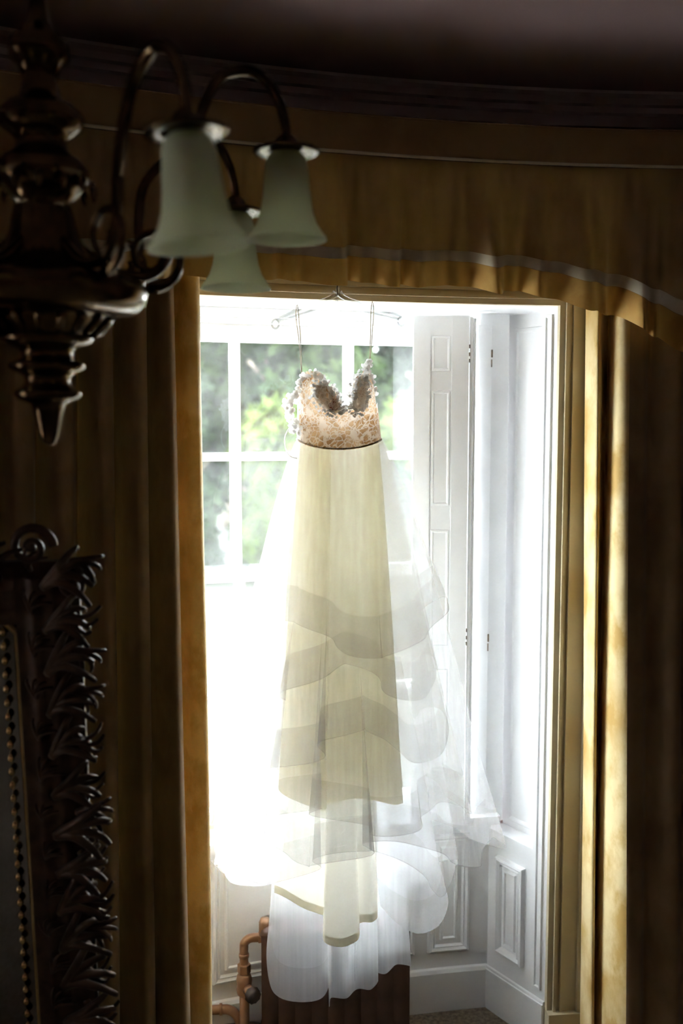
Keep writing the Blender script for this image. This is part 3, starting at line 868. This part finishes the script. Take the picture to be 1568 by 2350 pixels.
MB().tube([(lambda q: (q[0], q[1] - 0.002, q[2]))(bod(u / 24 - 1, 0.0)) for u in range(49)], 0.0026, 8).build('waist_seam', M['bodice'], bo, True)
CUPS = []
# padded cups seen inside the neckline
for cx, cy, zc, w, hh, tilt in ((-0.034, 2.441, 1.868, 0.026, 0.044, 0.75), (0.043, 2.446, 1.880, 0.020, 0.046, -0.12)):
    def cup(u, v, cx=cx, cy=cy, w=w, zc=zc, hh=hh, tilt=tilt):
        a = u * 2 * pi; r = v
        x = w * r * cos(a); z = hh * r * sin(a)
        return (cx + x * cos(tilt) - z * sin(tilt), cy + 0.006 - 0.014 * math.sqrt(max(0, 1 - r * r)), zc + x * sin(tilt) + z * cos(tilt))
    MB().quadgrid(cup, 40, 10, True).build('cup', M['cup'], bo, True)
    CUPS.append((cx, cy, zc, w, hh, tilt))
# lace petals sewn along neckline, cup edges and the drooping strap
def petal(mb, c, dirv, nrm, ln, wd, curl):
    d = Vector(dirv).normalized(); n = Vector(nrm).normalized(); s_ = d.cross(n).normalized()
    b = len(mb.v); c = Vector(c)
    rows = [(0, .25), (.3, .9), (.65, 1.0), (.9, .55), (1.0, .1)]
    for t, w in rows:
        p = c + d * ln * t + n * curl * t * t
        for k in (-1, 0, 1):
            mb.v.append(tuple(p + s_ * wd * w * k + n * (-0.15 * wd * (k == 0))))
    for i in range(4):
        for k in range(2):
            mb.f.append((b + i * 3 + k, b + i * 3 + k + 1, b + i * 3 + k + 4, b + i * 3 + k + 3))
rnd = random.Random(12)
lc = MB()
for i in range(150):
    u = rnd.uniform(-1, 1)
    p = Vector(bod(u, rnd.uniform(0.90, 1.0)))
    a = rnd.uniform(0, 2 * pi)
    petal(lc, p + Vector((0, -0.004, 0)), (cos(a), rnd.uniform(-.5, .2), abs(sin(a)) * 0.9 + 0.1), (0, -1, 0.2), rnd.uniform(.007, .014), rnd.uniform(.003, .005), rnd.uniform(-.004, .006))
for i in range(190):       # lace worked round the edge of each cup
    cx, cy, zc, w, hh, tl = CUPS[i % 2]
    a = rnd.uniform(0, 2 * pi); r = rnd.uniform(.92, 1.22)
    x = w * r * cos(a); z = hh * r * sin(a)
    p = Vector((cx + x * cos(tl) - z * sin(tl), cy - .001, zc + x * sin(tl) + z * cos(tl)))
    if p.z > 1.94: continue
    b_ = rnd.uniform(0, 2 * pi)
    petal(lc, p, (cos(b_), -.2, sin(b_)), (0, -1, 0), rnd.uniform(.006, .012), rnd.uniform(.0025, .004), rnd.uniform(0, .004))
for i in range(14):        # lace standing up at the right strap end
    p = Vector((0.068 + rnd.uniform(-.010, .008), 2.50, 1.945 + rnd.uniform(0, .014))); a = rnd.uniform(0.2, pi - 0.2)
    petal(lc, p, (cos(a), 0, sin(a)), (0, -1, 0), .010, .004, .003)
o = lc.build('lace_applique', M['lace'], bo, True); o['kind'] = 'stuff'
lc = MB()
for i in range(80):
    t = rnd.random()
    p = Vector((lerp(-0.112, -0.134, sin(t * pi)) + rnd.uniform(-.010, .010), 2.50 + rnd.uniform(-.01, .01), lerp(1.895, 1.785, t)))
    a = rnd.uniform(0, 2 * pi)
    petal(lc, p, (cos(a), rnd.uniform(-.4, .4), sin(a)), (rnd.uniform(-.3, .3), -1, 0), rnd.uniform(.009, .016), rnd.uniform(.004, .006), rnd.uniform(-.004, .006))
o = lc.build('lace_strap', M['lace'], dr, True); o['kind'] = 'stuff'
MB().tube(catmull([(-.128, 2.495, 1.80), (-.141, 2.495, 1.775), (-.140, 2.495, 1.745), (-.128, 2.495, 1.725), (-.112, 2.495, 1.72)], 6), 0.0016, 6).build('strap_cord', M['lace'], dr, True)
# ribbon loops up to the hanger
for (xt, zt, xb, zb) in ((-.112, 2.098, -.100, 1.925), (.078, 2.106, .070, 1.95)):
    m = MB().tube(catmull([(xb, 2.515, zb), (lerp(xb, xt, .5) - .001, 2.54, lerp(zb, zt, .5)), (xt - .0035, 2.556, zt - .02), (xt, 2.556, zt + .008), (xt + .0035, 2.556, zt - .02), (lerp(xb, xt, .5) + .003, 2.542, lerp(zb, zt, .5)), (xb + .001, 2.515, zb)], 8), 0.0009, 6)
    m.build('hanging_loop', M['thread'], dr, True)

# ------------------------------------------------------------------ radiator with its pipes
ra = thing('radiator', (-0.02, 2.735, 0), 'low brown cast iron column radiator under the window', 'radiator')
RA = 7 * D2R
def rp(x, y, z):       # radiator frame -> world
    return (-0.02 + x * cos(RA) - y * sin(RA), 2.735 + x * sin(RA) + y * cos(RA), z)
sec0 = None
NS = 9; PIT = 0.047
for i in range(NS):
    x = (i - (NS - 1) / 2) * PIT
    if sec0 is None:
        m = MB()
        for yy in (-.034, .034):
            m.tube(catmull([(0, yy, .06), (0, yy, .09), (0, yy, .33), (0, yy, .365)], 4), [.019, .019, .019, .019, .018, .018, .018, .018, .018, .018, .018, .019, .019], 12)
        for z in (.075, .372):
            m.tube([(0, -.052, z), (0, -.045, z), (0, -.02, z), (0, .02, z), (0, .045, z), (0, .052, z)], [.008, .022, .026, .026, .022, .008], 12)
        m.quadgrid(lambda u, v: (lerp(-.0236, .0236, u), -.044 - .008 * cos((u - .5) * pi), lerp(.07, .38, v)), 6, 6)
        m.lathe([(0.0, .405), (.010, .404), (.020, .397), (.0235, .385), (.0235, .36)], (0, 0, 0), 14)
        sec0 = m.build('radiator_section', M['iron'], None, True)
        sec0.parent = ra; me = sec0.data; s0 = sec0
    else:
        s0 = bpy.data.objects.new('radiator_section', me); COL.objects.link(s0); s0.parent = ra
    s0.location = (x * cos(RA), x * sin(RA), 0); s0.rotation_euler = (0, 0, RA)
for sx in (-1, 1):
    for sy in (-1, 1):
        xx = sx * (NS - 1) / 2 * PIT
        pts = [rp(xx, sy * .03, .08), rp(xx + sx * .012, sy * .04, .055), rp(xx + sx * .03, sy * .05, .03), rp(xx + sx * .036, sy * .052, .012), rp(xx + sx * .05, sy * .055, .004)]
        MB().tube(catmull(pts, 4), [.014] * 5 + [.012] * 4 + [.011] * 4 + [.013] * 4, 10).build('foot', M['iron'], ra, True)
xe = -(NS - 1) / 2 * PIT - .024
MB().tube([rp(xe + .01, 0, .352), rp(xe - .006, 0, .352)], .017, 6).build('hex_nut', M['pipe'], ra)
MB().lathe([(0.0, .043), (.012, .041), (.017, .030), (.017, -.006), (.014, -.012)], rp(xe + .012, -.01, .372), 14).build('end_cap', M['pipe'], ra, True)
vp = thing('valve_pipe', rp(xe - .045, 0, 0), 'copper brown radiator pipe with elbow, valve and round dark knob', 'pipe')
pts = catmull([rp(xe - .004, 0, .352), rp(xe - .028, 0, .352), rp(xe - .043, 0, .342), rp(xe - .047, 0, .325), rp(xe - .047, 0, .25)], 6)
MB().tube(pts, .0125, 14).build('elbow', M['pipe'], vp, True)
c = rp(xe - .047, 0, 0)
for z, r in ((.302, .0145), (.352 - .004, 0)):
    if r: MB().lathe([(.012, .006), (r, .005), (r, -.005), (.012, -.006)], (c[0], c[1], z), 16).build('collar', M['pipe'], vp, True)
MB().lathe([(.012, .030), (.019, .028), (.019, .004), (.012, .002)], (c[0], c[1], .248), 6).build('union_nut', M['pipe'], vp)
MB().lathe([(.012, .25), (.020, .244), (.023, .23), (.021, .215), (.023, .20), (.020, .188), (.013, .182)], (c[0], c[1], 0), 16).build('valve_body', M['pipe'], vp, True)
MB().tube([(c[0], c[1], .185), (c[0], c[1], .06), (c[0], c[1], 0.001)], .014, 14).build('riser', M['pipe'], vp, True)
kd = Vector((.55, -.80, -.10)).normalized()
kb = Vector((c[0], c[1], .212))
MB().tube([kb, kb + kd * .018, kb + kd * .020, kb + kd * .034], [.012, .012, .015, .015], 14).build('bonnet', M['pipe'], vp, True)
MB().lathe([(0, .030), (.016, .029), (.021, .025), (.022, .010), (.019, .004), (.012, .0)], tuple(kb + kd * .034), 18, 9, .05, kd).build('knob', M['dark'], vp, True)
fp2 = thing('supply_pipe', rp(xe - .14, .03, 0), 'copper brown pipe bending along the skirting beside the radiator', 'pipe')
MB().tube(catmull([rp(xe - .30, .045, .118), rp(xe - .13, .045, .118), rp(xe - .09, .042, .116), rp(xe - .068, .036, .10), rp(xe - .060, .03, .07), rp(xe - .060, .03, .0)], 6), .0135, 12).build('bend', M['pipe'], fp2, True)
MB().tube([rp(xe - .118, .045, .118), rp(xe - .110, .045, .118)], .0165, 14).build('collar', M['pipe'], fp2, True)
MB().tube([rp(xe - .30, .05, .055), rp(xe - .02, .05, .055), rp(xe + .02, .03, .055)], .013, 12).build('lower_run', M['pipe'], fp2, True)

# ------------------------------------------------------------------ chandelier
CX, CY = -0.425, 1.45
ch = thing('chandelier', (CX, CY, 1.78), 'dark brass chandelier with frosted glass bell shades', 'chandelier')
P = [(0.0, 1.776), (.008, 1.779), (.013, 1.790), (.017, 1.806), (.021, 1.826), (.025, 1.836), (.040, 1.842), (.048, 1.848), (.047, 1.854), (.036, 1.860), (.031, 1.868), (.033, 1.876), (.044, 1.882), (.054, 1.888), (.053, 1.894), (.040, 1.900), (.036, 1.908), (.040, 1.914), (.050, 1.918), (.062, 1.923), (.066, 1.928), (.064, 1.933)]
MB().lathe(P, (CX, CY, 0), 40).build('finial', M['brass'], ch, True)
P = [(.060, 1.930), (.068, 1.938), (.085, 1.953), (.092, 1.960), (.105, 1.962), (.128, 1.968), (.141, 1.980), (.145, 1.995), (.142, 2.006), (.130, 2.014), (.105, 2.020), (.080, 2.032), (.062, 2.050), (.050, 2.075), (.044, 2.10)]
MB().lathe(P, (CX, CY, 0), 48).build('bowl', M['brass'], ch, True)
fl_ = MB()
for i in range(18):
    a = i * 2 * pi / 18
    fl_.tube([(CX + r * cos(a), CY + r * sin(a), z) for r, z in ((.064, 1.932), (.075, 1.941), (.088, 1.954), (.093, 1.961))], [.003, .0055, .006, .003], 6)
fl_.build('flute_ring', M['brass'], ch, True)
P = [(.044, 2.10), (.038, 2.12), (.052, 2.135), (.066, 2.15), (.068, 2.165), (.055, 2.18), (.040, 2.19), (.034, 2.205), (.044, 2.215), (.058, 2.225), (.060, 2.24), (.046, 2.255), (.030, 2.262), (.024, 2.29), (.030, 2.31), (.042, 2.32), (.040, 2.34), (.024, 2.355), (.014, 2.37), (.010, 2.40), (.010, 2.60)]
MB().lathe(P, (CX, CY, 0), 36).build('stem', M['brass'], ch, True)
MB().lathe([(.010, 2.58), (.03, 2.60), (.055, 2.625), (.068, 2.65), (.070, CEIL - .0005), (0, CEIL - .0005)], (CX, CY, 0), 32).build('ceiling_rose', M['brass'], ch, True)
# cut glass drops round the stem
drop_me = None
for i in range(14):
    a = i * 2 * pi / 14
    if drop_me is None:
        o = MB().lathe([(0, .012), (.005, .006), (.006, 0), (.004, -.008), (0, -.014)], (0, 0, 0), 6).build('glass_drop', M['brass'], ch, org=(0, 0, 0)); drop_me = o.data
    else:
        o = bpy.data.objects.new('glass_drop', drop_me); COL.objects.link(o); o.parent = ch
    o.location = (.072 * cos(a), .072 * sin(a), 2.14 - 1.78)
def arm_make(ang, L, zc, tilt=(0, 0)):
    dx, dy = cos(ang), sin(ang)
    def q(r, z): return (CX + r * dx, CY + r * dy, z)
    path = [q(.05, 2.06), q(.10, 2.028), q(.155, 2.03), q(.185, 2.075), q(.188, 2.13), q(.205, 2.19), q(.68 * L, zc + .085), q(.80 * L, zc + .115), q(.90 * L, zc + .108), q(.97 * L, zc + .075), q(L, zc + .035), q(L, zc + .005)]
    cp = catmull(path, 6)
    n = len(cp)
    a = MB().tube(cp, [lerp(.0085, .0075, i / n) for i in range(n)], 12).build('arm', M['brass'], ch, True)
    # C-scroll under the arm
    sc = [q(.155 + .048 * (1 - t * .75) * cos(2 * pi * t * 1.35 - 1.7) , 2.055 + .048 * (1 - t * .75) * sin(2 * pi * t * 1.35 - 1.7)) for t in [i / 26 for i in range(27)]]
    MB().tube(sc, [lerp(.007, .004, i / 26) for i in range(27)], 8).build('scroll', M['brass'], a, True)
    c = q(L, zc)
    ax = Vector((tilt[0], tilt[1], 1)).normalized()
    MB().lathe([(.008, .030), (.016, .022), (.020, .014), (.034, .011), (.050, .006), (.0515, .003), (.049, 0), (.036, .003), (.022, .004), (.020, -.004)], c, 40, 20, .02, ax).build('gallery_cap', M['brass'], a, True)
    MB().lathe([(.013, .004), (.013, -.05), (.016, -.052), (.016, -.060), (.0, -.062)], c, 18, axis=ax).build('lamp_holder', M['dark'], a, True)
    pr = [(.022, .001), (.029, -.006), (.0325, -.018), (.0345, -.040), (.037, -.065), (.0405, -.088), (.0465, -.106), (.055, -.119), (.0615, -.127), (.0625, -.131), (.060, -.131), (.053, -.121), (.0445, -.107), (.0385, -.088), (.035, -.065), (.0325, -.040), (.0305, -.018), (.027, -.008), (.021, -.002)]
    MB().lathe(pr, c, 40, axis=ax).build('shade', M['frosted'], a, True)
for (x, y, z, tl) in ((-.184, 1.22, 2.150, (-.10, 0.0)), (-.085, 1.58, 2.223, (0, 0)), (-.188, 1.80, 2.177, (0, 0))):
    arm_make(math.atan2(y - CY, x - CX), math.hypot(x - CX, y - CY), z, tl)
for ang in (150, 200, 250):
    arm_make(ang * D2R, .36, 2.17)

# ------------------------------------------------------------------ carved gilt mirror
mi = thing('standing_mirror', (-0.998, 1.90, 0), 'tall mirror in a dark gilt frame carved with scrolls and leaves', 'mirror')
mi.rotation_euler = (7.5 * D2R, 0, 6 * D2R)
MW, MH, FW = 0.54, 1.605, 0.135     # half width, height, frame width
ORG[mi.name] = (0, 0, 0)
def loc(o): o.location = (0, 0, 0); return o
m = MB(); m.box(-MW + .03, MW - .03, 0.012, 0.03, 0.005, MH - .03); loc(m.build('backboard', M['gilt'], mi))
m = MB(); m.box(-MW + FW - .01, MW - FW + .01, 0.004, 0.011, FW, MH - FW + .01); loc(m.build('glass', M['mirror'], mi))
for (x0, x1, z0, z1, nm) in ((-MW + .03, -MW + FW, 0.005, MH - .05, 'stile'), (MW - FW, MW - .03, 0.005, MH - .05, 'stile'), (-MW + FW, MW - FW, MH - FW, MH - .03, 'rail'), (-MW + FW, MW - FW, 0.005, FW, 'rail')):
    m = MB()
    vert = nm == 'stile'
    def fsec(u, v, x0=x0, x1=x1, z0=z0, z1=z1, vert=vert):
        h = 0.014 + 0.018 * sin(pi * (u * .8 + .1)) + 0.004 * cos(u * 20)
        if vert: return (lerp(x0, x1, u), -h, lerp(z0, z1, v))
        return (lerp(x0, x1, v), -h, lerp(z0, z1, u))
    m.quadgrid(fsec, 12, 12); loc(m.build(nm, M['gilt'], mi, True))
# polished inner bead and beaded strip
ix = MW - FW
bd = [(-ix, -.012, FW), (-ix, -.012, MH - FW), (-ix + .03, -.012, MH - FW + .012), (ix - .03, -.012, MH - FW + .012), (ix, -.012, MH - FW - .02), (ix, -.012, FW), (-ix, -.012, FW)]
loc(MB().tube(bd, .009, 10).build('inner_bead', M['polished'], mi, True))
bead_me = None
for sx in (-1, 1):
    for i in range(50):
        if bead_me is None:
            o = MB().lathe([(0, .009), (.005, .006), (.007, 0), (.005, -.006), (0, -.009)], (0, 0, 0), 6).build('bead', M['polished'], mi, True); bead_me = o.data
        else:
            o = bpy.data.objects.new('bead', bead_me); COL.objects.link(o); o.parent = mi
        o.location = (sx * (ix - .028), -.006, FW + .02 + i * .027)
# carved leaves: one leaf mesh and one volute mesh, repeated
def leafcurve():
    m = MB()
    for k, (ln, bend) in enumerate(((.060, .030), (.068, .012), (.066, -.008), (.056, -.026))):
        pts = catmull([(0, 0, 0), (ln * .45, -.016, ln * .25 + bend * .3), (ln * .85, -.018, ln * .22 + bend), (ln * 1.0, -.008, ln * .02 + bend * 1.5)], 4)
        m.tube(pts, [lerp(.0075, .0035, i / (len(pts) - 1)) for i in range(len(pts))], 7)
    return m
lf = leafcurve(); lfm = None
vo = MB().tube([((.034 * (1 - t * .8)) * cos(t * 9.4), -.010 * (1 + t), (.034 * (1 - t * .8)) * sin(t * 9.4)) for t in [i / 36 for i in range(37)]], [lerp(.008, .004, i / 36) for i in range(37)], 8)
vo.lathe([(0, .010), (.007, .006), (.009, 0), (.006, -.006), (0, -.008)], (0, -.018, 0), 12)
vom = None
rnd = random.Random(3)
def carve(x, z, sx, sc, rot, flip=1):
    global lfm
    if lfm is None:
        o = lf.build('carved_leaf', M['gilt'], mi, True); lfm = o.data
    else:
        o = bpy.data.objects.new('carved_leaf', lfm); COL.objects.link(o); o.parent = mi
    o.location = (sx * x, -.026, z); o.scale = (sx * sc, sc, sc * flip); o.rotation_euler = (0, sx * rot, 0)
for sx in (-1, 1):
    for i in range(19):
        z = .10 + i * .080
        carve(MW - .085, z, sx, rnd.uniform(1.15, 1.5), rnd.uniform(-.5, .1))
        carve(MW - .045, z + .045, sx, rnd.uniform(.7, .95), rnd.uniform(.2, .9), rnd.choice((-1, 1)))
        carve(MW - .105, z + .03, -sx if False else sx, rnd.uniform(.5, .7), rnd.uniform(-1.4, -.8))
    for i in range(5):
        carve(MW - .16 - i * .085, MH - .05, sx, rnd.uniform(.9, 1.2), rnd.uniform(-1.9, -1.3))
    for (x, z, s_) in ((MW - .10, MH + .01, 1.1), (MW - .03, MH - .06, .9), (MW - .02, 1.05, .6), (MW - .02, .55, .6), (MW - .24, MH + .02, .9)):
        if vom is None:
            o = vo.build('carved_volute', M['gilt'], mi, True); vom = o.data
        else:
            o = bpy.data.objects.new('carved_volute', vom); COL.objects.link(o); o.parent = mi
        o.location = (sx * x, -.02, z); o.scale = (sx * s_, s_, s_)

# ------------------------------------------------------------------ outside: lawn and trees
GZ = -0.75
lw = MB()
lw.quadgrid(lambda u, v: (lerp(-50, 50, u), lerp(4.0, 90, v), GZ + 0.15 * sin(u * 30) * sin(v * 17)), 60, 50)
structure(lw.build('ground', M['lawn'], None, True))['label'] = 'pale mown lawn outside the window'
def tree(name, x, y, h, rad, mat, label, nleaf, seed, low=0.25, trunk=True):
    rnd = random.Random(seed)
    t = thing(name, (x, y, GZ), label, 'tree' if trunk else 'bush')
    pts = [(x, y, GZ - .1), (x + .1, y, GZ + h * .25), (x - .08, y + .1, GZ + h * .55), (x, y, GZ + h * .9)]
    m = MB().tube(catmull(pts, 5), [lerp(.05 * rad + .03, .02, i / 15) for i in range(16)], 8)
    for i in range(5):
        a = rnd.uniform(0, 6.28); z0 = GZ + h * rnd.uniform(.25, .6)
        m.tube(catmull([(x, y, z0), (x + cos(a) * rad * .4, y + sin(a) * rad * .4, z0 + h * .12), (x + cos(a) * rad * .8, y + sin(a) * rad * .8, z0 + h * .2)], 4), .025 * rad / 1.5, 6)
    m.build('trunk', M['bark'], t, True)
    blobs = []
    for i in range(22):
        a = rnd.uniform(0, 6.28); q = rnd.random() ** .5 * .62
        blobs.append((x + rad * q * cos(a), y + rad * q * sin(a), GZ + h * rnd.uniform(low, .88), rad * rnd.uniform(.28, .5)))
    f = MB()
    for i in range(nleaf):
        bx, by, bz, br = rnd.choice(blobs)
        d = Vector((rnd.gauss(0, 1), rnd.gauss(0, 1), rnd.gauss(0, 1))).normalized()
        p = Vector((bx, by, bz)) + d * br * rnd.uniform(.55, 1.05)
        if p.z < GZ + .02: p.z = GZ + rnd.uniform(.02, .3)
        e1 = Vector((rnd.gauss(0, 1), rnd.gauss(0, 1), rnd.gauss(0, 1))).normalized()
        e2 = e1.cross(d + Vector((.01, .02, .03))).normalized()
        s_ = rnd.uniform(.10, .20)
        b = len(f.v)
        for qv in (p - e1 * s_, p + e2 * s_ * .5, p + e1 * s_, p - e2 * s_ * .5):
            f.v.append(tuple(qv))
        f.f.append((b, b + 1, b + 2, b + 3))
    o = f.build('foliage', M[mat], t)
    o['kind'] = 'stuff'
    return t
TREES = [
    ('garden_tree', -4.1, 18.0, 7.6, 2.2, 'leaf_c', 'tall grey green tree filling the leftmost visible panes', 12000, 1, True),
    ('garden_tree', -0.9, 20.0, 6.6, 2.1, 'leaf_a', 'mid green tree behind the dress bodice in the garden', 12000, 2, True),
    ('garden_tree', 2.6, 21.0, 7.4, 2.3, 'leaf_c', 'grey green garden tree half hidden by the open shutter', 12000, 3, True),
    ('garden_tree', -2.9, 25.0, 9.5, 2.6, 'leaf_a', 'taller mid green tree rising at the back of the garden', 9000, 9, True),
    ('garden_tree', 1.2, 26.0, 9.0, 2.6, 'leaf_c', 'distant grey green tree at the back, seen above the right dress cup', 9000, 10, True),
    ('garden_bush', -0.7, 15.4, 2.9, 1.15, 'leaf_b', 'bright yellow green bush seen beside the lace bodice', 8000, 6, False),
    ('garden_bush', 1.6, 16.2, 3.2, 1.1, 'leaf_b', 'pale green bush seen between the bodice and the shutter', 8000, 7, False),
    ('garden_bush', -2.35, 15.0, 2.9, 0.62, 'leaf_c', 'low grey green bush seen through the left panes', 7000, 8, False),
]
for nm, x, y, h, rad, mat, lab, nl_, seed, tk in TREES:
    tree(nm, x, y, h, rad, mat, lab, nl_, seed, .10, tk)
